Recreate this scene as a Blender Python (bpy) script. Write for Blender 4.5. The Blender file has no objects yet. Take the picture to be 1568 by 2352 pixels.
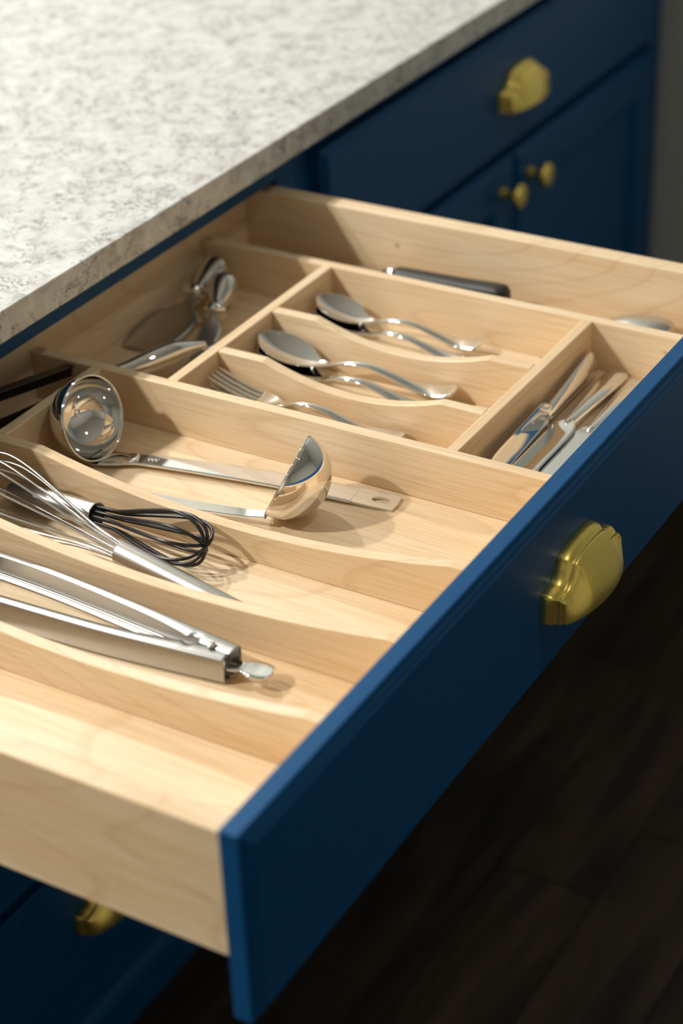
import bpy, bmesh, math, random
from mathutils import Vector, Matrix, Euler

# ------------------------------------------------------------------ units
# All lengths below are millimetres; z = 0 is the inside floor of the open
# drawer, which lies FLOOR_H above the room floor.
FLOOR_H = 768.0
S = 0.001
def P(x, y, z):
    return Vector((x * S, y * S, (z + FLOOR_H) * S))

scene = bpy.context.scene
col = scene.collection

# ------------------------------------------------------------------ camera
cam_d = bpy.data.cameras.new('camera')
cam = bpy.data.objects.new('camera', cam_d)
col.objects.link(cam)
cam.location = P(-720.94, -527.17, 834.0)
cam.rotation_euler = Euler((1.0225, 0.0361, -1.0428), 'XYZ')
cam_d.sensor_fit = 'VERTICAL'
cam_d.sensor_height = 36.0
cam_d.sensor_width = 24.0
cam_d.lens = 4526.8 / 2352.0 * 36.0
cam_d.clip_start = 0.02
cam_d.dof.use_dof = True
cam_d.dof.focus_distance = 1.565
cam_d.dof.aperture_fstop = 3.6
scene.camera = cam

# ------------------------------------------------------------------ world, exposure
world = bpy.data.worlds.new('world')
scene.world = world
world.use_nodes = True
world.node_tree.nodes['Background'].inputs[0].default_value = (0.9, 0.95, 1.0, 1)
world.node_tree.nodes['Background'].inputs[1].default_value = 0.05
scene.view_settings.view_transform = 'Standard'
scene.view_settings.look = 'None'
scene.view_settings.exposure = -0.30
scene.view_settings.gamma = 1.0
scene.view_settings.use_curve_mapping = False

# ceiling downlights: (x, y, watts, colour)
CEIL = 1975.0
LAMPS = [
    (1530.0, 1950.0, 42.0, (1.0, 0.98, 0.94)),
    (60.0, 2000.0, 54.0, (1.0, 0.985, 0.95)),
    (-1150.0, 1750.0, 92.0, (1.0, 0.98, 0.94)),
    (450.0, -750.0, 6.0, (1.0, 0.98, 0.94)),
]

# ------------------------------------------------------------------ helpers
def link(o, parent=None):
    col.objects.link(o)
    if parent is not None:
        o.parent = parent
    return o

def tag(o, label=None, cat=None, group=None, kind=None):
    if label: o['label'] = label
    if cat: o['category'] = cat
    if group: o['group'] = group
    if kind: o['kind'] = kind
    return o

def thing(name, loc, label, cat, group=None):
    o = bpy.data.objects.new(name, None)
    o.empty_display_size = 0.05
    link(o)
    o.location = P(*loc)
    return tag(o, label, cat, group)

def thing_m(name, mat, label, cat, group=None):
    o = thing(name, (0, 0, 0), label, cat, group)
    o.matrix_world = mat
    return o

def frame(origin, xdir, up=(0, 0, 1)):
    """matrix: local x along xdir, local z close to up, origin in mm"""
    x = Vector(xdir).normalized()
    z = Vector(up)
    z = (z - x * z.dot(x)).normalized()
    y = z.cross(x)
    m = Matrix((x, y, z)).transposed().to_4x4()
    m.translation = P(*origin)
    return m

class MB:
    """collects geometry in mm, local to the owner unless built absolute"""
    def __init__(self):
        self.v = []; self.f = []
    def add(self, verts, faces):
        b = len(self.v)
        self.v += [Vector(p) for p in verts]
        self.f += [tuple(i + b for i in f) for f in faces]
        return self
    def box(self, x0, x1, y0, y1, z0, z1):
        vs = [(x, y, z) for z in (z0, z1) for y in (y0, y1) for x in (x0, x1)]
        fs = [(0, 2, 3, 1), (4, 5, 7, 6), (0, 1, 5, 4), (2, 6, 7, 3), (0, 4, 6, 2), (1, 3, 7, 5)]
        return self.add(vs, fs)
    def grid(self, rows, closed=False, flip=False):
        n = len(rows[0]); vs = [p for r in rows for p in r]; fs = []
        for i in range(len(rows) - 1):
            for j in range(n if closed else n - 1):
                a = i * n + j; b = i * n + (j + 1) % n
                q = (a, b, b + n, a + n)
                fs.append(q[::-1] if flip else q)
        return self.add(vs, fs)
    def lathe(self, prof, n=32, axis='x', caps=True):
        """prof: list of (along, radius)"""
        rows = []
        for a, r in prof:
            row = []
            for k in range(n):
                t = 2 * math.pi * k / n
                c, s = r * math.cos(t), r * math.sin(t)
                row.append({'x': (a, c, s), 'y': (c, a, s), 'z': (c, s, a)}[axis])
            rows.append(row)
        b = len(self.v)
        self.grid(rows, closed=True, flip=(axis != 'y'))
        if caps:
            self.f.append(tuple(range(b, b + n)))
            e = b + n * (len(prof) - 1)
            self.f.append(tuple(range(e + n - 1, e - 1, -1)))
        return self
    def tube(self, pts, r, n=8, closed=False, radii=None):
        pts = [Vector(p) for p in pts]
        m = len(pts); rows = []; prev = None
        for i, p in enumerate(pts):
            a = pts[i - 1] if (i > 0 or closed) else p
            c = pts[(i + 1) % m] if (i < m - 1 or closed) else p
            t = (c - a).normalized()
            if prev is None:
                u = t.orthogonal().normalized()
            else:
                u = (prev - t * prev.dot(t)).normalized()
            prev = u; w = t.cross(u)
            rr = radii[i] if radii else r
            rows.append([p + (u * math.cos(2 * math.pi * k / n) + w * math.sin(2 * math.pi * k / n)) * rr for k in range(n)])
        b = len(self.v)
        if closed: rows.append(rows[0])
        self.grid(rows, closed=True)
        if not closed:
            self.f.append(tuple(range(b + n - 1, b - 1, -1)))
            e = b + n * (m - 1)
            self.f.append(tuple(range(e, e + n)))
        return self
    def extrude_x(self, prof, x0, x1):
        """prof: closed (y,z) polygon"""
        n = len(prof); b = len(self.v)
        self.v += [Vector((x0, y, z)) for y, z in prof] + [Vector((x1, y, z)) for y, z in prof]
        self.f += [tuple(b + i for i in range(n)), tuple(b + n + i for i in reversed(range(n)))]
        for i in range(n):
            j = (i + 1) % n
            self.f.append((b + i, b + n + i, b + n + j, b + j))
        return self
    def build(self, name, mat, parent=None, bevel=0.0, smooth=False, subsurf=0, solid=0.0, solid_off=0.0, segs=2, absolute=None, autos=None):
        off = Vector(absolute) if absolute is not None else Vector((0, 0, 0))
        me = bpy.data.meshes.new(name)
        me.from_pydata([tuple((p - off) * S) for p in self.v], [], self.f)
        bm = bmesh.new(); bm.from_mesh(me)
        bmesh.ops.remove_doubles(bm, verts=bm.verts, dist=1e-7)
        bmesh.ops.recalc_face_normals(bm, faces=bm.faces)
        if autos is not None:
            for f in bm.faces: f.smooth = True
            for e in bm.edges:
                if len(e.link_faces) == 2 and e.calc_face_angle(0) > math.radians(autos):
                    e.smooth = False
        elif smooth:
            for f in bm.faces: f.smooth = True
        bm.to_mesh(me); bm.free()
        me.materials.append(mat)
        o = bpy.data.objects.new(name, me)
        link(o, parent)
        if solid:
            md = o.modifiers.new('solid', 'SOLIDIFY'); md.thickness = solid * S; md.offset = solid_off
        if bevel:
            md = o.modifiers.new('bevel', 'BEVEL'); md.width = bevel * S; md.segments = segs
            md.limit_method = 'ANGLE'; md.angle_limit = math.radians(35)
        if subsurf:
            md = o.modifiers.new('sub', 'SUBSURF'); md.levels = subsurf; md.render_levels = subsurf
        return o

def interp(ks, x):
    """smooth (Catmull-Rom style, monotone-ish) interpolation of [(x, v...)]"""
    if x <= ks[0][0]: return list(ks[0][1:])
    if x >= ks[-1][0]: return list(ks[-1][1:])
    for i in range(len(ks) - 1):
        if ks[i][0] <= x <= ks[i + 1][0]: break
    a, b = ks[i], ks[i + 1]
    p = ks[i - 1] if i > 0 else a
    q = ks[i + 2] if i + 2 < len(ks) else b
    h = b[0] - a[0]; t = (x - a[0]) / h
    out = []
    for c in range(1, len(a)):
        ma = (b[c] - p[c]) / (b[0] - p[0]) * h if p is not a else (b[c] - a[c])
        mb = (q[c] - a[c]) / (q[0] - a[0]) * h if q is not b else (b[c] - a[c])
        out.append((2*t**3 - 3*t*t + 1) * a[c] + (t**3 - 2*t*t + t) * ma + (-2*t**3 + 3*t*t) * b[c] + (t**3 - t*t) * mb)
    return out

def spline(pts, n):
    ks = [(i,) + tuple(p) for i, p in enumerate(pts)]
    m = len(pts) - 1
    return [interp(ks, m * i / (n - 1)) for i in range(n)]

# ------------------------------------------------------------------ materials
def mat_new(name):
    m = bpy.data.materials.new(name); m.use_nodes = True
    nt = m.node_tree
    return m, nt, nt.nodes['Principled BSDF']

def N(nt, kind, **kw):
    n = nt.nodes.new(kind)
    for k, v in kw.items():
        if k in n.inputs.keys() if hasattr(n.inputs, 'keys') else False:
            n.inputs[k].default_value = v
        else:
            setattr(n, k, v)
    return n

def ramp(nt, stops):
    r = nt.nodes.new('ShaderNodeValToRGB')
    els = r.color_ramp.elements
    while len(els) < len(stops): els.new(0.5)
    for e, (p, c) in zip(els, stops):
        e.position = p; e.color = tuple(c) + (1,) if len(c) == 3 else c
    return r

def mix(nt, a, b, fac, mode='MIX'):
    m = nt.nodes.new('ShaderNodeMix'); m.data_type = 'RGBA'; m.blend_type = mode
    for sock, val in ((6, a), (7, b), (0, fac)):
        if hasattr(val, 'links'): nt.links.new(val, m.inputs[sock])
        else: m.inputs[sock].default_value = (tuple(val) + (1,)) if isinstance(val, (tuple, list)) else val
    return m.outputs[2]

def maple(name, axis):
    """pale maple, grain running along the given object axis"""
    m, nt, b = mat_new(name)
    tc = N(nt, 'ShaderNodeTexCoord'); oi = N(nt, 'ShaderNodeObjectInfo')
    addv = nt.nodes.new('ShaderNodeVectorMath'); addv.operation = 'ADD'
    sc = nt.nodes.new('ShaderNodeVectorMath'); sc.operation = 'SCALE'; sc.inputs[3].default_value = 3.7
    comb = nt.nodes.new('ShaderNodeCombineXYZ')
    for k in range(3): nt.links.new(oi.outputs['Random'], comb.inputs[k])
    nt.links.new(comb.outputs[0], sc.inputs[0])
    nt.links.new(tc.outputs['Object'], addv.inputs[0]); nt.links.new(sc.outputs[0], addv.inputs[1])
    def mapped(along, across):
        mp = nt.nodes.new('ShaderNodeMapping')
        s = [across] * 3; s['xyz'.index(axis)] = along
        mp.inputs['Scale'].default_value = s
        nt.links.new(addv.outputs[0], mp.inputs[0]); return mp.outputs[0]
    n1 = N(nt, 'ShaderNodeTexNoise'); n1.inputs['Scale'].default_value = 1.0; n1.inputs['Detail'].default_value = 3
    nt.links.new(mapped(2.2, 16), n1.inputs['Vector'])
    # growth rings: banded copy of a slow field
    mul = nt.nodes.new('ShaderNodeMath'); mul.operation = 'MULTIPLY'; mul.inputs[1].default_value = 17.0
    n2 = N(nt, 'ShaderNodeTexNoise'); n2.inputs['Scale'].default_value = 1.0; n2.inputs['Detail'].default_value = 0.5
    nt.links.new(mapped(1.6, 9), n2.inputs['Vector'])
    nt.links.new(n2.outputs[0], mul.inputs[0])
    fr = nt.nodes.new('ShaderNodeMath'); fr.operation = 'FRACT'; nt.links.new(mul.outputs[0], fr.inputs[0])
    rr = ramp(nt, [(0.0, (0, 0, 0)), (0.80, (0.05, 0.05, 0.05)), (0.95, (1, 1, 1)), (1.0, (0, 0, 0))])
    nt.links.new(fr.outputs[0], rr.inputs[0])
    n3 = N(nt, 'ShaderNodeTexNoise'); n3.inputs['Scale'].default_value = 1.0; n3.inputs['Detail'].default_value = 2
    nt.links.new(mapped(14, 420), n3.inputs['Vector'])
    base = ramp(nt, [(0.30, (0.73, 0.52, 0.305)), (0.55, (0.80, 0.625, 0.41)), (0.75, (0.83, 0.68, 0.475))])
    nt.links.new(n1.outputs[0], base.inputs[0])
    ringfac = nt.nodes.new('ShaderNodeMath'); ringfac.operation = 'MULTIPLY'; ringfac.inputs[1].default_value = 0.30
    nt.links.new(rr.outputs[0], ringfac.inputs[0])
    c1 = mix(nt, base.outputs[0], (0.56, 0.34, 0.16), ringfac.outputs[0])
    fine = ramp(nt, [(0.36, (0.92, 0.88, 0.82)), (0.58, (1, 1, 1))])
    nt.links.new(n3.outputs[0], fine.inputs[0])
    c2 = mix(nt, c1, fine.outputs[0], 1.0, 'MULTIPLY')
    # small pin knots
    vo = N(nt, 'ShaderNodeTexVoronoi'); vo.inputs['Scale'].default_value = 1.0
    nt.links.new(mapped(9, 13), vo.inputs['Vector'])
    kr = ramp(nt, [(0.0, (1, 1, 1)), (0.018, (0.8, 0.8, 0.8)), (0.035, (0, 0, 0))])
    nt.links.new(vo.outputs['Distance'], kr.inputs[0])
    c3 = mix(nt, c2, (0.34, 0.19, 0.08), kr.outputs[0])
    nt.links.new(c3, b.inputs['Base Color'])
    b.inputs['Roughness'].default_value = 0.42
    b.inputs['Coat Weight'].default_value = 0.15
    b.inputs['Coat Roughness'].default_value = 0.25
    bp = nt.nodes.new('ShaderNodeBump'); bp.inputs['Strength'].default_value = 0.05; bp.inputs['Distance'].default_value = 0.001
    nt.links.new(n3.outputs[0], bp.inputs['Height']); nt.links.new(bp.outputs[0], b.inputs['Normal'])
    return m

def plain(name, colr, rough=0.5, metal=0.0, coat=0.0, coat_r=0.1, spec=None, noise=None):
    m, nt, b = mat_new(name)
    b.inputs['Base Color'].default_value = tuple(colr) + (1,)
    b.inputs['Roughness'].default_value = rough
    b.inputs['Metallic'].default_value = metal
    b.inputs['Coat Weight'].default_value = coat
    b.inputs['Coat Roughness'].default_value = coat_r
    if spec is not None: b.inputs['Specular IOR Level'].default_value = spec
    if noise:
        tc = N(nt, 'ShaderNodeTexCoord'); mp = nt.nodes.new('ShaderNodeMapping')
        mp.inputs['Scale'].default_value = noise[0]
        n = N(nt, 'ShaderNodeTexNoise'); n.inputs['Scale'].default_value = 1.0; n.inputs['Detail'].default_value = 3
        nt.links.new(tc.outputs['Object'], mp.inputs[0]); nt.links.new(mp.outputs[0], n.inputs['Vector'])
        mr = nt.nodes.new('ShaderNodeMapRange')
        mr.inputs[3].default_value = max(0.02, rough - noise[1]); mr.inputs[4].default_value = rough + noise[1]
        nt.links.new(n.outputs[0], mr.inputs[0]); nt.links.new(mr.outputs[0], b.inputs['Roughness'])
    return m

def quartz():
    m, nt, b = mat_new('speckled_quartz')
    tc = N(nt, 'ShaderNodeTexCoord')
    def noise(scale, detail=4, rough=0.6, dist=0.0, off=0.0):
        mp = nt.nodes.new('ShaderNodeMapping'); mp.inputs['Location'].default_value = (off, off * 1.3, off * 0.7)
        nt.links.new(tc.outputs['Object'], mp.inputs[0])
        n = N(nt, 'ShaderNodeTexNoise'); n.inputs['Scale'].default_value = scale; n.inputs['Detail'].default_value = detail
        n.inputs['Roughness'].default_value = rough; n.inputs['Distortion'].default_value = dist
        nt.links.new(mp.outputs[0], n.inputs['Vector']); return n.outputs[0]
    cloud = ramp(nt, [(0.30, (0.36, 0.345, 0.31)), (0.38, (0.455, 0.445, 0.41)), (0.46, (0.545, 0.545, 0.515)), (0.62, (0.62, 0.625, 0.60))])
    nt.links.new(noise(40, 5, 0.64, 0.8), cloud.inputs[0])
    # stone chips
    vo = N(nt, 'ShaderNodeTexVoronoi'); vo.inputs['Scale'].default_value = 85.0
    nt.links.new(tc.outputs['Object'], vo.inputs['Vector'])
    chip = ramp(nt, [(0.0, (0.80, 0.77, 0.70)), (0.5, (1, 1, 1)), (1.0, (0.90, 0.88, 0.84))])
    sep = nt.nodes.new('ShaderNodeSeparateColor'); nt.links.new(vo.outputs['Color'], sep.inputs[0])
    nt.links.new(sep.outputs[0], chip.inputs[0])
    c1 = mix(nt, cloud.outputs[0], chip.outputs[0], 0.55, 'MULTIPLY')
    # thin broken dark veins
    def vein(scale, w, off, dist):
        n = noise(scale, 4, 0.65, dist, off)
        r = ramp(nt, [(0.5 - w, (0, 0, 0)), (0.5 - w * 0.3, (1, 1, 1)), (0.5 + w * 0.3, (1, 1, 1)), (0.5 + w, (0, 0, 0))])
        nt.links.new(n, r.inputs[0]); return r.outputs[0]
    gate = ramp(nt, [(0.45, (0, 0, 0)), (0.56, (1, 1, 1))])
    nt.links.new(noise(34, 3, 0.6, 0.4, 5.1), gate.inputs[0])
    v1 = mix(nt, (0, 0, 0), vein(46, 0.030, 2.3, 1.6), gate.outputs[0])
    c2 = mix(nt, c1, (0.16, 0.17, 0.175), v1)
    gate2 = ramp(nt, [(0.56, (0, 0, 0)), (0.64, (0.8, 0.8, 0.8))])
    nt.links.new(noise(60, 3, 0.6, 0.4, 9.7), gate2.inputs[0])
    v2 = mix(nt, (0, 0, 0), vein(100, 0.045, 7.9, 1.0), gate2.outputs[0])
    c3 = mix(nt, c2, (0.19, 0.20, 0.20), v2)
    nt.links.new(c3, b.inputs['Base Color'])
    b.inputs['Roughness'].default_value = 0.22
    return m

def floorwood():
    m, nt, b = mat_new('dark_plank_wood')
    tc = N(nt, 'ShaderNodeTexCoord'); oi = N(nt, 'ShaderNodeObjectInfo')
    mp = nt.nodes.new('ShaderNodeMapping'); mp.inputs['Scale'].default_value = (2.2, 16, 16)
    comb = nt.nodes.new('ShaderNodeCombineXYZ')
    ml = nt.nodes.new('ShaderNodeMath'); ml.operation = 'MULTIPLY'; ml.inputs[1].default_value = 40
    nt.links.new(oi.outputs['Random'], ml.inputs[0])
    for k in range(3): nt.links.new(ml.outputs[0], comb.inputs[k])
    nt.links.new(comb.outputs[0], mp.inputs['Location'])
    nt.links.new(tc.outputs['Object'], mp.inputs[0])
    n = N(nt, 'ShaderNodeTexNoise'); n.inputs['Scale'].default_value = 1.5; n.inputs['Detail'].default_value = 5; n.inputs['Distortion'].default_value = 0.8
    nt.links.new(mp.outputs[0], n.inputs['Vector'])
    r = ramp(nt, [(0.3, (0.008, 0.005, 0.003)), (0.52, (0.026, 0.016, 0.008)), (0.75, (0.060, 0.037, 0.019))])
    nt.links.new(n.outputs[0], r.inputs[0])
    nt.links.new(r.outputs[0], b.inputs['Base Color'])
    b.inputs['Roughness'].default_value = 0.55
    b.inputs['Specular IOR Level'].default_value = 0.25
    return m

MAPLE_Y = maple('maple_grain_front_to_back', 'y')
MAPLE_X = maple('maple_grain_crosswise', 'x')
BLUE = plain('navy_blue_paint', (0.0010, 0.058, 0.175), 0.44, spec=0.5)
BLUE.node_tree.nodes['Principled BSDF'].inputs['Specular Tint'].default_value = (0.35, 0.65, 1.0, 1)
BRASS = plain('satin_brass', (0.92, 0.71, 0.19), 0.34, 1.0, noise=((60, 300, 60), 0.04))
CHROME = plain('polished_steel', (0.80, 0.79, 0.77), 0.045, 1.0)
STEEL = plain('brushed_steel', (0.58, 0.56, 0.53), 0.30, 1.0, noise=((15, 220, 220), 0.05))
STEEL_LONG = plain('brushed_steel_lengthwise', (0.47, 0.46, 0.44), 0.34, 1.0, noise=((260, 4, 260), 0.05))
WIRE = plain('steel_wire', (0.72, 0.71, 0.69), 0.16, 1.0)
BLACKW = plain('black_silicone', (0.010, 0.010, 0.011), 0.28)
BLACKP = plain('black_handle_plastic', (0.012, 0.012, 0.012), 0.42)
DARKMETAL = plain('dark_gunmetal', (0.10, 0.095, 0.09), 0.30, 1.0)
QUARTZ = quartz()
FLOORM = floorwood()
WALLM = plain('grey_wall_paint', (0.46, 0.48, 0.45), 0.7, noise=((30, 30, 30), 0.04))
WALLL = plain('pale_wall_paint', (0.60, 0.585, 0.53), 0.7, noise=((30, 30, 30), 0.04))
CEILM = plain('white_ceiling_paint', (0.70, 0.69, 0.65), 0.8, noise=((30, 30, 30), 0.04))
TRIMW = plain('white_trim', (0.75, 0.75, 0.72), 0.45, noise=((30, 30, 30), 0.04))
INTERIOR = plain('cabinet_interior_ply', (0.10, 0.07, 0.045), 0.6, noise=((10, 60, 60), 0.1))

# ------------------------------------------------------------------ room shell
RX0, RX1, RY0, RY1 = -2600.0, 1925.0, -2400.0, 2900.0
ZF = -FLOOR_H
def struct(name, mb, mat, **kw):
    o = mb.build(name, mat, **kw); o['kind'] = 'structure'; return o

floor = struct('floor', MB().box(RX0, RX1, RY0, RY1, ZF - 60, ZF - 8), FLOORM, absolute=(0, 0, -FLOOR_H))
# planks laid along x
rnd = random.Random(4)
pw, gap = 127.0, 1.6
plank_meshes = {}
y = RY0
k = 0
while y < RY1 - 1:
    w = min(pw, RY1 - y)
    x = RX0 - rnd.uniform(0, 900)
    while x < RX1:
        ln = rnd.choice([900, 1200, 1500])
        x0, x1 = max(x, RX0), min(x + ln, RX1)
        x += ln
        if x1 - x0 < 30: continue
        o = MB().box(x0 + gap / 2, x1 - gap / 2, y + gap / 2, y + w - gap / 2, ZF - 8, ZF).build(
            'plank', FLOORM, floor, absolute=(0, 0, -FLOOR_H), bevel=0.8, segs=1)
    y += pw
floor.location = (0, 0, 0)
struct('ceiling', MB().box(RX0, RX1, RY0, RY1, CEIL, CEIL + 60), CEILM, absolute=(0, 0, -FLOOR_H))
struct('wall_right', MB().box(RX1, RX1 + 80, RY0, RY1, ZF, CEIL), WALLM, absolute=(0, 0, -FLOOR_H))
struct('wall_left', MB().box(RX0 - 80, RX0, RY0, RY1, ZF, CEIL), WALLL, absolute=(0, 0, -FLOOR_H))
struct('wall_back', MB().box(RX0, RX1, RY1, RY1 + 80, ZF, CEIL), WALLL, absolute=(0, 0, -FLOOR_H))
struct('wall_front', MB().box(RX0, RX1, RY0 - 80, RY0, ZF, CEIL), WALLL, absolute=(0, 0, -FLOOR_H))

# ------------------------------------------------------------------ edge-profiled fronts
FRONT_RINGS = [(0, 0), (0, -12.6), (0.4, -13.4), (1.2, -13.8), (3.8, -13.9), (4.3, -14.2), (4.5, -15.8), (4.9, -16.4), (6.0, -16.8), (8.2, -17.0), (8.7, -17.3), (9.0, -18.5), (9.6, -19.0)]
def profiled_front(x0, x1, z0, z1, yb, rings=FRONT_RINGS, field=None):
    """slab with a stepped moulded edge; yb is its back face, it faces -y.
    field: list of (inset, dy) further rings towards the middle"""
    mb = MB(); rows = []
    for ins, dy in rings + (field or []):
        yy = yb + dy
        rows.append([(x0 + ins, yy, z0 + ins), (x1 - ins, yy, z0 + ins), (x1 - ins, yy, z1 - ins), (x0 + ins, yy, z1 - ins)])
    mb.grid(rows, closed=True)
    mb.f.append((3, 2, 1, 0))
    n = len(mb.v); mb.f.append((n - 4, n - 3, n - 2, n - 1))
    return mb
DOOR_FIELD = [(56, -19.0), (58, -17.0), (61, -15.5), (63, -12.5), (64, -10.0), (80, -10.0)]

# ------------------------------------------------------------------ cup pull
def pull_top(x):
    a = abs(x)
    return 1.16 * interp([(0, 33.5), (12, 33.2), (22, 32.0), (29, 29.8), (31.2, 28.0), (32.4, 24.4), (34.5, 21.6), (38, 18.6), (42, 16.6), (45, 16.0), (46.5, 16.3), (48.5, 15.8), (57, 14.2)], a)[0]

def cup_pull_mesh(cx, yf, cz):
    """cup pull on a face at y = yf (looking towards -y), in mm: a stepped
    outline whose rim is moulded in two ridges, closed by a bulging face"""
    zb = -7.5
    half = [0, 6, 12, 18, 23, 27, 29.5, 31, 32.2, 33.4, 35, 37.5, 40.5, 43.5, 45.6, 46.4, 47.3, 49, 52, 54.5, 56.2, 57]
    right = [(h, pull_top(h) - (0.6 if h > 56.5 else 0)) for h in half] + [(57.4, pull_top(57) - 2.0), (57.5, 10.0), (57.5, 4.0), (57.5, -2.0), (57.5, zb)]
    out = [(-x, z) for x, z in reversed(right[1:])] + right
    n = len(out); nor = []
    for i in range(n):
        a = out[max(i - 1, 0)]; b = out[min(i + 1, n - 1)]
        t = Vector((b[0] - a[0], b[1] - a[1])).normalized()
        nor.append(Vector((t.y, -t.x)))          # inwards
    # smooth the normals so that the steps do not fold over
    for _ in range(3):
        nor = [(nor[max(i - 1, 0)] + nor[i] * 2 + nor[min(i + 1, n - 1)]).normalized() for i in range(n)]
    def off(o):
        r = []
        for i in range(n):
            x, z = out[i]
            q = Vector((x, z)) + nor[i] * o
            if i in (0, n - 1): q.y = zb
            r.append((q.x, max(q.y, zb)))
        return r
    rows = []
    for o, d in [(0, 0.2), (-0.3, 2.5), (-0.2, 5.0), (0.5, 7.5), (1.8, 9.6), (3.2, 11.0), (4.0, 11.8), (4.2, 12.6), (4.1, 13.6), (4.4, 14.8), (5.2, 15.8), (6.2, 16.3)]:
        rows.append([(cx + x, yf - d, cz + z) for x, z in off(o)])
    inner = off(6.9)
    for t in [0.0, 0.06, 0.15, 0.28, 0.42, 0.56, 0.70, 0.82, 0.91, 0.97, 1.0]:
        r = []
        for i in range(n):
            x, z = inner[i]
            x2 = x * 1.0
            bul = 14.5 * max(0.0, 1 - (x / 53.0) ** 2) ** 0.75
            zl = zb
            zz = z + (zl - z) * t
            d = 17.4 + bul * math.sin(min(t, 0.985) * math.pi / 2) ** 0.85 - (1.0 if t == 1.0 else 0)
            r.append((cx + x2, yf - d, cz + zz))
        rows.append(r)
    return MB().grid(rows)

# ------------------------------------------------------------------ cabinets
YF = 511.0            # face-frame plane
CB_TOP = 108.0        # underside of worktop
TOE = ZF + 70.0
def cabinet(name, x0, x1, openings, label):
    root = thing(name, ((x0 + x1) / 2, 800, ZF), label, 'cabinet')
    A = ((x0 + x1) / 2, 800, ZF)
    # matrix of root is P(A): local mm = absolute - A
    def part(nm, mb, mat, parent=root, **kw): return mb.build(nm, mat, parent, absolute=A, **kw)
    st = 38.0
    part('stile', MB().box(x0, x0 + st, YF, YF + 19, TOE, CB_TOP), BLUE, bevel=0.8)
    part('stile', MB().box(x1 - st, x1, YF, YF + 19, TOE, CB_TOP), BLUE, bevel=0.8)
    for z0, z1 in openings:
        part('rail', MB().box(x0 + st, x1 - st, YF + 0.2, YF + 19, z0, z1), BLUE, bevel=0.8)
    part('side_panel', MB().box(x0, x0 + 16, YF + 19, YF + 580, TOE, CB_TOP), BLUE)
    part('side_panel', MB().box(x1 - 16, x1, YF + 19, YF + 580, TOE, CB_TOP), BLUE)
    part('back_panel', MB().box(x0 + 16, x1 - 16, YF + 574, YF + 580, TOE, CB_TOP), BLUE)
    part('bottom_panel', MB().box(x0 + 16, x1 - 16, YF + 19, YF + 574, TOE + 19, TOE + 35), INTERIOR)
    part('base_moulding', MB().extrude_x([(YF - 3, ZF), (YF - 3, ZF + 48), (YF, ZF + 56), (YF + 4, ZF + 62), (YF + 8, ZF + 70), (YF + 19, ZF + 70), (YF + 19, ZF)], x0, x1), BLUE)
    return root, part

c1, part1 = cabinet('base_cabinet', -41, 910, [(75, CB_TOP), (-85, -53), (-280, -258), (-478, -454), (TOE, -600)],
                    'navy blue base cabinet with the open drawer, under the speckled stone worktop')
for z0, z1 in ((-262, -77), (-458, -274), (-612, -470)):
    fr = part1('drawer_front', profiled_front(-13, 884, z0, z1, YF), BLUE)
    pc = z1 - 44 if z1 == -470 else (z0 + z1) / 2
    part1('cup_pull', cup_pull_mesh(451, YF - 19, pc - 34), BRASS, parent=fr, autos=40, solid=0.0)

c2, part2 = cabinet('base_cabinet', 910.6, 1899, [(75, CB_TOP), (-85, -53), (TOE, -640)],
                    'navy blue base cabinet with two doors below a shut drawer, near the grey wall')
fr = part2('drawer_front', profiled_front(937, 1853, -65, 85, YF), BLUE)
part2('cup_pull', cup_pull_mesh(1397, YF - 19, 2), BRASS, parent=fr, autos=40)
for x0, x1, kx in ((937, 1393.5, 1359), (1396.5, 1853, 1437)):
    d = part2('door', profiled_front(x0, x1, -655, -77, YF, field=DOOR_FIELD), BLUE)
    kb = MB().lathe([(0, 8), (-3, 7.5), (-4, 5), (-14, 5.2), (-18, 8), (-20, 14), (-22, 16), (-25, 16), (-27.5, 14), (-28.5, 9), (-29, 3)], 28, 'y')
    for p in kb.v: p += Vector((kx, YF - 19, -117))
    part2('knob', kb, BRASS, parent=d, autos=40)
part2('filler_strip', MB().box(1899, 1924.5, YF + 6, YF + 19, TOE, CB_TOP), BLUE)

# ------------------------------------------------------------------ worktop
wt = MB().box(-80, 1924, 482.3, 1420, CB_TOP, CB_TOP + 28.2).build('countertop', QUARTZ, absolute=(400, 482, CB_TOP), bevel=1.6, segs=3)
wt.location = P(400, 482, CB_TOP)
tag(wt, 'white and grey speckled stone worktop over the navy blue cabinets', 'countertop')

# ------------------------------------------------------------------ open drawer
W, T = 868.6, 17.0
ZS, ZSB, ZD = 70.8, -29.8, 47.4
YB = 534.7
FT = 85.4
DA = (434, 260, ZSB)
drawer = thing('drawer', DA, 'pulled-out drawer with navy front, brass cup pull and maple compartments', 'drawer')
def dp(nm, mb, mat, parent=drawer, **kw): return mb.build(nm, mat, parent, absolute=DA, **kw)
dfront = dp('drawer_front', profiled_front(-13, 884, FT - 150, FT, 0), BLUE)
dp('cup_pull', cup_pull_mesh(441, -19, 1), BRASS, parent=dfront, autos=40)
dp('side_panel', MB().box(0, T, 0, YB + T, ZSB, ZS), MAPLE_Y, bevel=1.2)
dp('side_panel', MB().box(W - T - 2, W, 0, YB + T, ZSB, ZS), MAPLE_Y, bevel=1.2)
dp('back_panel', MB().box(T, W - T - 2, YB, YB + T, ZSB + 12, ZS), MAPLE_X, bevel=1.0)
dp('front_panel', MB().box(T, W - T - 2, 0, 13, ZSB + 12, 63.5), MAPLE_X, bevel=1.0)
dp('bottom_panel', MB().box(T - 6, W - T + 4, 8, YB + 6, -9, 0), MAPLE_Y)

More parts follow.
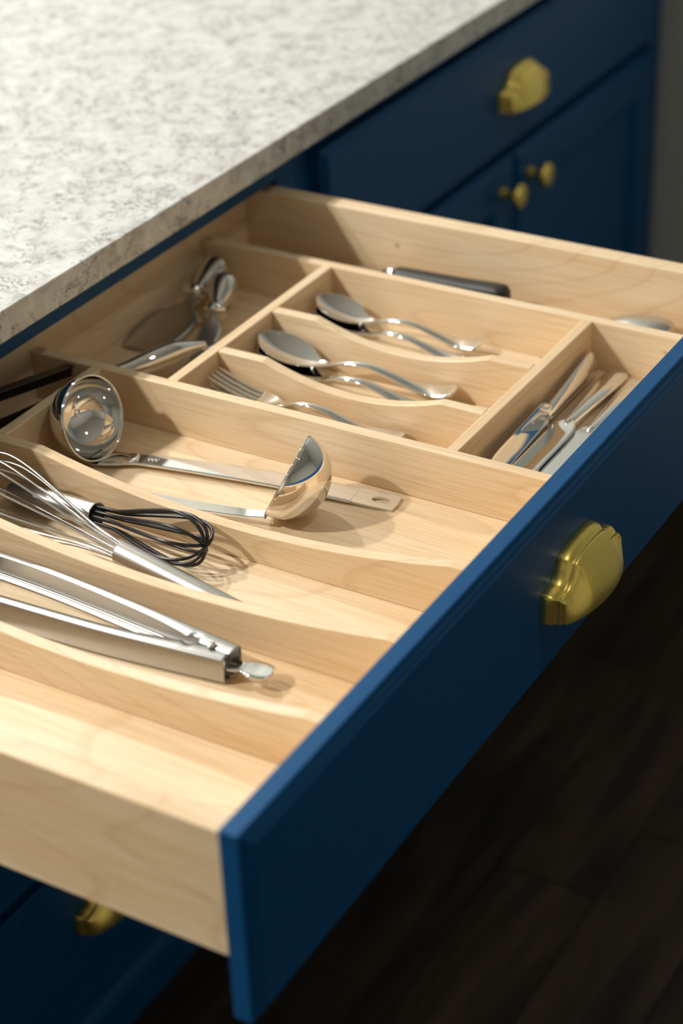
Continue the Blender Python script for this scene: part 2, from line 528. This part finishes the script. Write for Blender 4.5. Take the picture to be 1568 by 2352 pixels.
def scooped(x0, x1, y0, y1, c, hw, sag, zb=0.0, n=40):
    """divider along y whose top edge dips by sag around y = c"""
    ys = sorted(set([y0, y1, c - hw, c + hw] + [c - hw + 2 * hw * i / n for i in range(n + 1)]))
    ys = [q for q in ys if y0 <= q <= y1]
    prof = []
    for q in ys:
        t = (q - c) / hw
        dip = sag * max(0.0, 1 - t * t)
        prof.append((q, ZD - dip))
    poly = [(y0, zb)] + prof + [(y1, zb)]
    return MB().extrude_x(poly, x0, x1)
TD = 10.5
dp('divider', MB().box(765.3, 775.8, 14, YB, 0, ZD), MAPLE_Y, bevel=1.0)
dp('divider', MB().box(491.2, 501.8, 14, YB, 0, ZD), MAPLE_Y, bevel=1.0)
dp('divider', scooped(348.0, 348 + TD, 14, YB, 228, 190, 21), MAPLE_Y, bevel=1.0)
dp('divider', scooped(245.6, 245.6 + TD, 14, YB, 220, 185, 15), MAPLE_Y, bevel=1.0)
dp('divider', scooped(143.0, 143 + TD, 14, YB, 220, 180, 15), MAPLE_Y, bevel=1.0)
dp('cross_divider', MB().box(501.8, 765.3, 383.2, 393.6, 0, ZD), MAPLE_X, bevel=1.0)
dp('cross_divider', MB().box(501.8, 765.3, 110.4, 120.4, 0, ZD), MAPLE_X, bevel=1.0)
dp('cross_divider', MB().box(358.5, 491.2, 457.5, 467.8, 0, ZD), MAPLE_X, bevel=1.0)
dp('divider', scooped(656.5, 667.0, 120.4, 383.2, 249, 88, 16), MAPLE_Y, bevel=1.0)
dp('divider', scooped(565.5, 576.0, 120.4, 383.2, 249, 88, 16), MAPLE_Y, bevel=1.0)

# ------------------------------------------------------------------ flatware
def strip_mesh(stations, n=46, m=9):
    """flatware blade: stations (s, halfwidth, z, dish)"""
    rows = []
    s0, s1 = stations[0][0], stations[-1][0]
    for i in range(n):
        t = i / (n - 1)
        s = s0 + (s1 - s0) * t
        hw, z, dish = interp(stations, s)
        hw = max(hw, 0.3)
        rows.append([(s, hw * (2 * j / (m - 1) - 1), z + dish * ((2 * j / (m - 1) - 1) ** 2)) for j in range(m)])
    return MB().grid(rows)

SPOON_BOWL = [(0, 1.0, 22.5, 0.1), (1.5, 6, 20.2, 1.2), (5, 11, 16.8, 3.0), (12, 16.6, 12.0, 5.8), (22, 20.2, 7.4, 7.6), (34, 19.8, 4.2, 7.4), (44, 15.6, 2.8, 5.6), (52, 9.4, 2.6, 3.0), (58, 5.6, 3.2, 1.2), (64, 4.2, 4.4, 0.2)]
SPOON_STEM = [(64, 4.2, 4.4, 0.2), (74, 3.6, 8.0, -0.5), (88, 3.6, 11.6, -0.8), (104, 4.0, 12.0, -0.8), (124, 5.2, 8.0, -0.8), (144, 7.2, 2.8, -0.8), (160, 9.4, 0.6, -0.6), (174, 11.4, 2.2, -0.4), (180, 11.2, 3.6, -0.3), (183, 9.0, 4.2, -0.2), (184.5, 4.0, 4.5, 0)]
def spoon(loc, xdir, up, k, label, group):
    r = thing_m('spoon', frame(loc, xdir, up), label, 'spoon', group)
    sc = lambda st: [(a * k, b * k, c * k, d * k) for a, b, c, d in st]
    strip_mesh(sc(SPOON_BOWL), 26, 11).build('bowl', CHROME, r, smooth=True, solid=1.3, subsurf=1)
    strip_mesh(sc(SPOON_STEM), 34, 7).build('handle', CHROME, r, smooth=True, solid=2.2, subsurf=1)
    return r

FORK_STEM = [(46, 11.4, 4.0, 1.0), (52, 12.0, 2.6, 1.6), (60, 10.8, 2.0, 1.6), (67, 6.8, 3.0, 0.8), (74, 4.0, 5.0, 0), (86, 3.4, 10.0, -0.6), (100, 3.5, 12.0, -0.8), (116, 4.2, 10.6, -0.8), (136, 5.8, 5.6, -0.8), (156, 8.2, 1.8, -0.6), (176, 10.4, 2.4, -0.4), (186, 10.4, 4.0, -0.3), (190, 8, 4.6, -0.2), (191.5, 4, 4.8, 0)]
def fork(loc, xdir, up, label, group):
    r = thing_m('fork', frame(loc, xdir, up), label, 'fork', group)
    strip_mesh(FORK_STEM, 40, 9).build('handle', CHROME, r, smooth=True, solid=2.0, subsurf=1)
    for q in (-1.5, -0.5, 0.5, 1.5):
        st = [(0, 0.7, 18.0, 0), (6, 1.3, 15.4, 0), (20, 1.7, 10.2, 0), (38, 2.0, 5.4, 0), (48, 2.3, 3.7, 0)]
        mb = strip_mesh(st, 16, 3)
        for p in mb.v: p.y += q * 6.0; p.z += 0.12 * q * q
        mb.build('tine', CHROME, r, smooth=True, solid=2.0)
    return r

spoon((732, 380, 12.0), (0.05, -1, -0.01), (-0.10, 0, 1), 0.93, 'polished teaspoon lying on top in the cell nearest the far drawer side', 'teaspoons in the far cutlery cell')
spoon((729, 378, 3.6), (-0.06, -1, 0.0), (-0.12, 0.0, 1), 0.93, 'polished teaspoon half hidden under the other teaspoon', 'teaspoons in the far cutlery cell')
spoon((631, 381, 13.5), (0.065, -1, -0.008), (-0.08, 0, 1), 1.06, 'large polished tablespoon lying on top in the middle cutlery cell', 'tablespoons in the middle cutlery cell')
spoon((629, 379, 4.0), (-0.05, -1, 0.0), (-0.10, 0, 1), 1.06, 'polished tablespoon underneath the other one in the middle cutlery cell', 'tablespoons in the middle cutlery cell')
fork((551, 380, 16.5), (0.0, -1, -0.03), (-0.06, 0, 1), 'polished dinner fork on top in the cell beside the long divider', 'dinner forks in one cell')
fork((546, 379, 9.0), (0.02, -1, -0.03), (-0.06, 0, 1), 'polished dinner fork lying beneath the other fork', 'dinner forks in one cell')

def knife(loc, xdir, up, label, group):
    """table knife: handle from s = 0, blade to s = 226"""
    r = thing_m('knife', frame(loc, xdir, up), label, 'knife', group)
    hs = [(0, 9.6, 2.4), (2, 11.2, 2.9), (22, 11.4, 3.2), (50, 9.4, 4.0), (80, 7.4, 4.8), (98, 6.4, 5.2), (106, 5.2, 4.6), (110, 3.4, 3.0)]
    rows = []
    for i in range(30):
        s = 110 * i / 29; hw, h = interp(hs, s)
        rows.append([(s, hw * math.cos(a), 5.2 + h * math.sin(a)) for a in [2 * math.pi * k / 20 for k in range(20)]])
    mb = MB().grid(rows, closed=True)
    mb.f += [tuple(range(19, -1, -1)), tuple(range(29 * 20, 30 * 20))]
    mb.build('handle', CHROME, r, smooth=True)
    bs = [(102, -5.0, 5.0, 4.0), (107, -10.0, 7.0, 3.6), (112, -12.2, 9.6, 2.4), (120, -12.6, 10.6, 1.5), (170, -13.0, 10.8, 1.3), (200, -13.4, 10.0, 1.1), (216, -12, 5.5, 0.9), (224, -8.0, -2.0, 0.7), (227, -5.5, -4.0, 0.5)]
    rows = []
    for i in range(40):
        s = 102 + 125 * i / 39; a, b, h = interp(bs, s)
        rows.append([(s, a, 5.2 + h * .5), (s, a + 1.5, 5.2 + h), (s, b - 1.5, 5.2 + h), (s, b, 5.2 + h * .5), (s, b, 5.2 - h * .5), (s, b - 1.5, 5.2 - h), (s, a + 1.5, 5.2 - h), (s, a, 5.2 - h * .5)])
    mb = MB().grid(rows, closed=True)
    mb.f += [tuple(range(7, -1, -1)), tuple(range(39 * 8, 40 * 8))]
    mb.build('blade', CHROME, r, autos=12)
    return r
knife((752, 106, 14.6), (-1, -0.03, -0.012), (0, -0.97, 0.26), 'table knife standing on edge against the cross divider', 'table knives in the knife cell')
knife((751, 78, 3.4), (-1, 0.0, -0.004), (0, 0.10, 1), 'polished table knife lying flat in the middle of the knife cell', 'table knives in the knife cell')
knife((750, 57, 0.8), (-1, 0.0, 0.0), (0, 0.05, 1), 'polished table knife partly hidden behind the navy drawer front', 'table knives in the knife cell')
knife((750, 30, 0.8), (-1, 0.0, 0.0), (0, 0.0, 1), 'table knife tucked right against the drawer front', 'table knives in the knife cell')

# ------------------------------------------------------------------ ladles
def ribbon(pts, hws, sides, th):
    """closed flat bar through 3-D points; sides: unit vectors across"""
    rows = []
    for i, p in enumerate(pts):
        p = Vector(p); sd = Vector(sides[i]).normalized()
        a = Vector(pts[max(i - 1, 0)]); b = Vector(pts[min(i + 1, len(pts) - 1)])
        t = (b - a).normalized(); nrm = t.cross(sd).normalized()
        h = hws[i]; e = th / 2
        rows.append([p + sd * h + nrm * e * .5, p + sd * h * .86 + nrm * e, p - sd * h * .86 + nrm * e, p - sd * h + nrm * e * .5,
                     p - sd * h - nrm * e * .5, p - sd * h * .86 - nrm * e, p + sd * h * .86 - nrm * e, p + sd * h - nrm * e * .5])
    mb = MB().grid(rows, closed=True)
    n = len(rows)
    mb.f += [tuple(range(7, -1, -1)), tuple(range((n - 1) * 8, n * 8))]
    return mb

def ladle(c, n, rimdir, r, path, hw, label, hole_at_end, roll=0.0, plate=1.0):
    """c: rim centre, n: opening direction, rimdir: from centre to where the handle joins"""
    c = Vector(c); n = Vector(n).normalized()
    u = Vector(rimdir); u = (u - n * u.dot(n)).normalized(); w = n.cross(u)
    base = Vector((c.x, c.y, c.z - r))
    root = thing('ladle', tuple(base), label, 'ladle', 'ladles in the long compartment')
    rows = []
    for i in range(25):
        a = (math.pi / 2) * i / 24
        if i == 0: a = 0.02
        rr = r * math.sin(a); dd = -r * 0.97 * math.cos(a)
        rows.append([c + n * dd + (u * math.cos(2 * math.pi * k / 64) + w * math.sin(2 * math.pi * k / 64)) * rr for k in range(64)])
    mb = MB().grid(rows, closed=True); mb.f.append(tuple(range(64)))
    mb.build('bowl', CHROME, root, smooth=True, solid=1.2, absolute=base)
    mb = MB().tube([c + (u * math.cos(2 * math.pi * k / 64) + w * math.sin(2 * math.pi * k / 64)) * r for k in range(64)], 0.9, 8, closed=True)
    mb.build('rim', CHROME, root, smooth=True, absolute=base)
    pts = [Vector(p) for p in path]
    sp = [Vector(p) for p in spline(pts, 40)]
    hws = [interp([(i / (len(hw) - 1), h) for i, h in enumerate(hw)], i / 39)[0] for i in range(40)]
    sides = []
    for i in range(40):
        t = (sp[min(i + 1, 39)] - sp[max(i - 1, 0)]).normalized()
        sides.append(Matrix.Rotation(roll, 3, t) @ t.cross(Vector((0, 0, 1))).normalized())
    h = ribbon(sp, hws, sides, 2.4).build('handle', CHROME, root, autos=12, absolute=base)
    # join plate under the rim
    e = sp[0]; t = (sp[1] - sp[0]).normalized()
    rows = []
    pp = [c + u * (r * 0.93) - n * (r * 0.30), c + u * (r + 0.8) - n * 4.0, c + u * (r + 1.6) + n * 4, e + t * 10 + Vector((0, 0, 1.2)), e + t * 22 + Vector((0, 0, 1.1))]
    ss = [w, w, w, sides[0] if w.dot(sides[0]) > 0 else -sides[0], sides[1] if w.dot(sides[1]) > 0 else -sides[1]]
    q = [Vector(x) for x in spline(pp, 16)]
    s2 = [Vector(x) for x in spline(ss, 16)]
    hh = [plate * interp([(0, 15), (4, 15), (8, 12.5), (12, 8.5), (14, 8.0), (15, 6.0)], i)[0] for i in range(16)]
    if plate > 0: ribbon(q, hh, s2, 1.8).build('join_plate', CHROME, root, smooth=True, absolute=base)
    # hanging end: plate with a slotted hole
    if hole_at_end:
        t = (sp[-1] - sp[-2]).normalized(); sd = sides[-1]; nn = sd.cross(t).normalized()
        if nn.z < 0: nn = -nn
        h0 = hws[-1]; K = 40; out = []; inn = []
        for k in range(K):
            a = 2 * math.pi * k / K
            ca, sa = math.cos(a), math.sin(a)
            f = 1.0 / max(abs(ca), abs(sa)) ** 0.82
            out.append((19 + 20 * ca * f * .98, h0 * sa * f * .99)); inn.append((24 + 8.5 * ca, 4.6 * sa))
        mb = MB()
        def pt(q, z): return sp[-1] + t * (q[0] - 1.0) + sd * q[1] + nn * z
        e = 1.2
        rings = [[pt(q, e) for q in inn], [pt(q, e) for q in out], [pt(q, -e) for q in out], [pt(q, -e) for q in inn], [pt(q, e) for q in inn]]
        mb.grid(rings, closed=True)
        mb.build('hanging_end', CHROME, root, autos=12, absolute=base)
    return root, base, sp, sides

lad1, b1, sp1, sd1 = ladle((426, 419, 39.0), (-0.04, -0.962, 0.25), (0.0, -0.1, -1), 36.4,
      [(424, 400, 3.2), (433, 378, 5.4), (444, 325, 6.0), (455, 270, 5.0), (464, 222, 3.4), (468.5, 188, 2.2)], [7.0, 8.0, 9.4, 10.4, 11.2, 11.2],
      'polished ladle with its open bowl facing the drawer front and a slotted handle end', True, roll=0.03)
# engraved maker's mark near the bowl: a few light scratches
mk = MB()
i0 = 9
for k in range(6):
    o = sp1[i0] + (sp1[i0 + 1] - sp1[i0]).normalized() * (k * 1.7) + Vector((0, 0, 1.32))
    sdv = sd1[i0]
    a = o + sdv * (2.2 if k % 2 else -2.0); b_ = o + sdv * (-2.0 if k % 2 else 2.2) + (sp1[i0 + 1] - sp1[i0]).normalized() * 1.5
    mk.tube([a, b_], 0.28, 5)
mk.build('engraved_mark', plain('etched_steel', (0.85, 0.85, 0.83), 0.6, 0.3), lad1, absolute=b1)
lad2, b2, sp2, sd2 = ladle((420, 222, 38.5), (-0.233, 0.851, 0.466), (-0.65, 0.22, -0.725), 36.4,
      [(397.2, 228.5, 11.6), (395.0, 250, 8.6), (390, 300, 5.4), (385, 350, 4.0), (383, 385, 3.4), (382, 408, 3.2)], [4.6, 5.0, 5.6, 6.4, 7.6, 8.4],
      'polished ladle lying bowl towards the drawer front, its round back turned to the camera', True, plate=0.0, roll=-0.16)

# ------------------------------------------------------------------ whisks
def whisk(tail, tip, hl, hr0, hr1, bl, br, loops, wr, wmat, label, ring, start=0.2):
    tail = Vector(tail); tip = Vector(tip)
    ax = (tip - tail).normalized()
    m = frame(tuple(tail), ax)
    root = thing_m('whisk', m, label, 'whisk', 'whisks in one compartment')
    prof = [(0, hr0 * .35), (1.2, hr0 * .7), (4, hr0 * .95), (10, hr0)] + [(hl * t, hr0 + (hr1 - hr0) * t) for t in (0.3, 0.6, 0.85)] + [(hl - 1.0, hr1), (hl, hr1 - .8)]
    MB().lathe(prof, 36, 'x').build('handle', STEEL, root, autos=35)
    if ring:
        MB().tube([(hl, (hr1 - .1) * math.cos(2 * math.pi * k / 36), (hr1 - .1) * math.sin(2 * math.pi * k / 36)) for k in range(36)], .8, 6, closed=True).build('collar', STEEL, root, smooth=True)
        MB().lathe([(hl - 3, hr1 - 1.2), (hl + .1, hr1 - 1.2)], 24, 'x').build('plug', wmat, root)
    half = [(-4, start), (.06 * bl, start + .05), (.22 * bl, max(.38, start + .1)), (.45 * bl, .70), (.66 * bl, .95), (.80 * bl, 1.0), (.92 * bl, .80), (.985 * bl, .42), (bl, 0.0)]
    for k in range(loops):
        a = math.pi * (k + 0.35) / loops
        sc = (1.0, 0.84, 0.95, 0.78, 0.90, 0.86)[k % 6]
        full = [(s, r) for s, r in half] + [(s, -r) for s, r in reversed(half[:-1])]
        pts = spline([(hl + s * (1 - .03 * k / loops), max(-1, min(1, r)) * br * sc) for s, r in full], 90)
        off = hr1 * .10
        pts3 = []
        for s, r in pts:
            pts3.append((s, r * math.cos(a) - off * math.sin(a) * 0, r * math.sin(a)))
        MB().tube(pts3, wr, 6).build('wire_loop', wmat, root, smooth=True)
    return root

whisk((268, 150, 9.4), (297, 462, 46), 140, 7.6, 9.6, 170, 32, 6, 1.0, WIRE, 'steel balloon whisk with its wires fanning out at the left', False)
whisk((333, 438, 12.0), (318, 234, 25.5), 94, 10.2, 10.2, 112, 23.5, 5, 1.5, BLACKW, 'small whisk with black coated wires and a thick steel handle', True, start=0.30)

# ------------------------------------------------------------------ serving tongs lying on their side
def tong_arm(parent, pts, outward, base, mat, hts, fl, name='arm'):
    """U channel: web stands upright on the outside, flanges point inwards"""
    sp = [Vector(p) for p in spline(pts, 140)]
    rows = []
    for i, p in enumerate(sp):
        t = (sp[min(i + 1, 139)] - sp[max(i - 1, 0)]).normalized()
        o = t.cross(Vector((0, 0, 1))).normalized() * outward
        f = i / 139
        h = interp(hts, f)[0]; w = interp(fl, f)[0]
        z0, z1 = p.z, p.z + h
        def q(d, z): return Vector((p.x, p.y, z)) - o * d
        rows.append([q(w, z0 + .6), q(w * .55, z0 + .1), q(2.0, z0), q(.5, z0 + .5), q(0, z0 + 2.2), q(0, (z0 + z1) / 2), q(0, z1 - 2.2), q(.5, z1 - .5), q(2.0, z1), q(w * .55, z1 - .1), q(w, z1 - .6)])
    return MB().grid(rows).build(name, mat, parent, smooth=True, solid=0.9, absolute=base)

tb = Vector((212, 260, 0))
tongs = thing('serving_tongs', tuple(tb), 'brushed steel serving tongs lying on their side with arms spread', 'tongs')
HT = [(0, 21), (.2, 22), (.6, 23), (.85, 21), (1, 18)]
FL = [(0, 12.8), (.05, 13.0), (.10, 13.2), (.118, 13.2), (.124, 10.5), (.132, 9.4), (.146, 9.4), (.154, 10.5), (.160, 12.0), (.20, 10.5), (.3, 8.0), (.6, 6.8), (.85, 7.5), (1, 11)]
tong_arm(tongs, [(202, 142, .8), (196, 190, .8), (190, 250, .9), (186, 330, 1.2), (184, 400, 1.5), (190, 450, 1.6)], -1, tb, STEEL_LONG, HT, FL)
tong_arm(tongs, [(222, 140, 1.6), (227, 190, 1.6), (233, 250, 1.6), (240, 330, 1.6), (242, 400, 1.6), (238, 450, 1.6)], 1, tb, STEEL_LONG, HT, FL)
rv = MB().lathe([(0, 3.6), (.9, 3.4), (1.5, 2.4), (1.7, 1.0)], 20, 'z')
for p in rv.v: p += Vector((211.5, 158, 23.6))
rv.build('rivet', STEEL, tongs, smooth=True, absolute=tb)
# pull tab: flat paddle with neck
mb = strip_mesh([(0, 7.5, 0, 0), (6, 7.4, .2, 0), (9, 6.6, .4, 0), (11, 5.8, .6, 0), (13, 6.4, .4, 0), (17, 8.6, .2, .2), (23, 9.8, 0, .3), (29, 9.2, 0, .2), (33, 6.4, 0, 0), (35, 1.2, 0, 0)], 34, 7)
mm = Matrix.Rotation(math.radians(-84), 4, 'Z')
for i, p in enumerate(mb.v):
    q = mm @ p
    mb.v[i] = q + Vector((211, 144, 12.5))
mb.build('pull_tab', CHROME, tongs, smooth=True, solid=1.8, absolute=tb)

# ------------------------------------------------------------------ dark tongs behind the short cross divider
db = Vector((430, 505, 0))
dt = thing('grill_tongs', tuple(db), 'dark metal tongs leaning on the long divider beside the open ladle bowl', 'tongs')
def bar(name, a, b_, h, w, mat):
    a = Vector(a); b_ = Vector(b_); t = (b_ - a).normalized(); sd = t.cross(Vector((0, 0, 1))).normalized()
    up = sd.cross(t)
    rows = []
    for p in (a, b_):
        rows.append([p + sd * w, p + sd * w + up * h, p - sd * w + up * h, p - sd * w])
    mb = MB().grid(rows, closed=True); mb.f += [(3, 2, 1, 0), (4, 5, 6, 7)]
    return mb.build(name, mat, dt, absolute=db, bevel=.6)
bar('arm', (489.5, 490, 33.5), (364, 500, 55), 10, 1.0, DARKMETAL)
bar('arm', (488, 486, 16), (362, 494, 33), 8, 1.2, DARKMETAL)
bar('arm_lip', (489.5, 490, 43.5), (364, 500, 65), 1.2, 5.0, DARKMETAL)
bar('pivot', (366, 493, 32), (362, 500, 56), 4, 6, DARKMETAL)

# ------------------------------------------------------------------ serving pieces in the back compartment
def bulb_handle(origin, tilt, ln, rk):
    prof = [(0, 2.6), (2, 5.0), (6, 6.6), (12, 6.6), (18, 4.6), (23, 4.2), (34, 5.4), (52, 7.8), (68, 9.0), (78, 8.4), (84, 6.2), (87, 2.0)]
    pr = [(ln * i / 40, interp(prof, 87 * i / 40)[0] * rk) for i in range(41)]
    mb = MB().lathe(pr, 24, 'x')
    m = Matrix.Rotation(-tilt, 3, 'Y')
    for i, p in enumerate(mb.v): mb.v[i] = m @ p + Vector(origin)
    return mb

m = frame((608, 503, 2.5), (1.0, 0.05, 0.07), (-0.05, -0.05, 1))
pie = thing_m('pie_server', m, 'pie server with a broad flat blade and a bulbous silver handle', 'pie server')
mb = strip_mesh([(0, 17, 0, 0), (1.2, 19.5, 0, 0), (4, 21.5, 0, 0), (20, 24.0, 0, 0), (44, 26.0, 0, 0), (62, 24.5, .2, 0), (74, 19, .5, 0), (84, 10, 1.4, 0), (90, 5, 2.8, 0), (96, 4, 5.0, 0), (102, 3.4, 6.5, 0)], 46, 9)
mb.build('blade', STEEL, pie, smooth=True, solid=1.3)
bulb_handle((94, 0, 7.5), 0.10, 60, 1.8).build('handle', CHROME, pie, smooth=True)
m = frame((588, 428, 2.5), (0.905, 0.36, 0.10), (-0.1, -0.1, 1))
ck = thing_m('cake_knife', m, 'cake knife with a slim blade and a bulbous silver handle beside the pie server', 'cake knife')
mb = strip_mesh([(0, .5, 0, 0), (3, 4, 0, 0), (12, 7.5, 0, 0), (40, 9.5, 0, 0), (72, 10.5, 0, 0), (82, 10, .4, 0), (88, 6, 1.6, 0), (94, 3.4, 2.6, 0), (102, 3.2, 3.4, 0)], 36, 7)
mb.build('blade', STEEL, ck, smooth=True, solid=1.4)
bulb_handle((95, 0, 5.0), 0.06, 60, 1.7).build('handle', CHROME, ck, smooth=True)
# curved serving spoon handle by the long divider
m = frame((528, 474, 8), (0.86, -0.46, 0.03), (0, 0, 1))
sv = thing_m('serving_spoon', m, 'serving spoon with a thick curved silver handle next to the long divider', 'spoon')
pts = spline([(0, 0, 13), (10, 0, 12.5), (24, -1, 13), (42, -1, 14), (60, 0, 14.5), (78, 2, 12.5), (96, 3, 10)], 40)
rad = [interp([(0, 5.5), (2, 7.2), (8, 8.2), (18, 10.6), (28, 10.0), (36, 5.6), (39, 4.0)], i)[0] for i in range(40)]
MB().tube(pts, 5, 16, radii=rad).build('handle', CHROME, sv, smooth=True)
strip_mesh([(90, 3.0, 10, 0), (95, 3.6, 7, .5), (100, 7, 3, 2), (108, 11, 0, 4), (118, 12, -1, 4.5), (127, 9, 0, 3), (132, 4, 2, 1), (134, 1, 3, 0)], 30, 9).build('bowl', CHROME, sv, smooth=True, solid=1.5)

# ------------------------------------------------------------------ far compartment
m = frame((812, 218, 30), (0.03, 1, -0.035), (0, 0, 1))
bk = thing_m('kitchen_knife', m, 'black handled kitchen knife in the narrow compartment along the far side', 'knife')
hs = [(0, 6, 6), (2, 9, 8), (8, 10.5, 9.5), (40, 10, 8.6), (80, 9.4, 8.2), (118, 9, 8), (124, 8.2, 7.4)]
rows = []
for i in range(28):
    s = 124 * i / 27; hw, h = interp(hs, s)
    rows.append([(s, hw * math.copysign(abs(math.cos(a)) ** 0.55, math.cos(a)), h * math.copysign(abs(math.sin(a)) ** 0.55, math.sin(a))) for a in [2 * math.pi * k / 24 for k in range(24)]])
mb = MB().grid(rows, closed=True); mb.f += [tuple(range(23, -1, -1)), tuple(range(27 * 24, 28 * 24))]
mb.build('handle', BLACKP, bk, smooth=True)
mb = MB().lathe([(123, 7.2), (126, 7.4), (134, 6.4), (137, 5.0)], 24, 'x'); mb.build('bolster', CHROME, bk, smooth=True)
strip_mesh([(135, 6, 0, 0), (140, 13, -4, 0), (200, 12, -4, 0), (250, 8, -5, 0), (285, 1, -6, 0)], 26, 5).build('blade', STEEL, bk, smooth=True, solid=1.8)
m = frame((812, 52, 38.5), (0.02, 1, -0.10), (0.0, 0.0, -1))
fs = thing_m('spoon', m, 'steel serving spoon lying bowl down in the far narrow compartment', 'spoon')
sc = lambda st, k: [(a * k, b * k, c * k, d * k) for a, b, c, d in st]
strip_mesh(sc([(0, 1.0, 5.0, 0.2), (1.5, 6, 3.6, 1.6), (5, 11, 1.8, 3.6), (12, 16.2, 0.4, 6.2), (22, 19.4, 0, 7.6), (34, 19.0, 0.3, 7.4), (44, 15.0, 2.2, 5.6), (52, 9.0, 5.0, 3.0), (58, 5.2, 7.6, 1.2), (64, 3.8, 10.0, 0.2)], 1.25), 26, 11).build('bowl', STEEL, fs, smooth=True, solid=1.3, subsurf=1)
strip_mesh([(80, 4.8, 12.5, .2), (95, 4, 16, -.5), (120, 4.2, 21, -.8), (170, 6.5, 20, -.8), (215, 9, 12, -.5), (225, 5, 11, 0)], 34, 7).build('handle', STEEL, fs, smooth=True, solid=2.2, subsurf=1)

# ------------------------------------------------------------------ ceiling downlights
EMIT, nt, b = mat_new('lamp_diffuser')
b.inputs['Base Color'].default_value = (0.8, 0.8, 0.8, 1)
b.inputs['Emission Color'].default_value = (1.0, 0.9, 0.76, 1)
b.inputs['Emission Strength'].default_value = 6.0
names = ['above the middle of the worktop by the grey wall', 'beyond the worktop', 'left of the open drawer', 'in front of the open drawer']
for (lx, ly, pw_, lc), nm in zip(LAMPS, names):
    A = (lx, ly, CEIL - 14)
    root = thing('ceiling_light', A, 'round recessed ceiling downlight ' + nm, 'ceiling light', 'recessed ceiling downlights')
    prof = [(CEIL, 92), (CEIL - 4, 92), (CEIL - 7, 88), (CEIL - 7, 72), (CEIL - 1, 68), (CEIL, 68)]
    mb = MB().lathe([(z, r) for z, r in prof], 40, 'z', caps=False)
    for p in mb.v: p += Vector((lx, ly, 0))
    mb.build('trim_ring', TRIMW, root, absolute=A, autos=40)
    mb = MB().lathe([(CEIL - 3, 68), (CEIL - 1, 68)], 40, 'z')
    for p in mb.v: p += Vector((lx, ly, 0))
    mb.build('diffuser', EMIT, root, absolute=A)
    ld = bpy.data.lights.new('downlight_lamp', 'AREA')
    ld.shape = 'DISK'; ld.size = 0.13; ld.energy = pw_; ld.color = lc
    lo = bpy.data.objects.new('downlight_lamp', ld)
    link(lo, root); lo.location = (0, 0, 0.004)
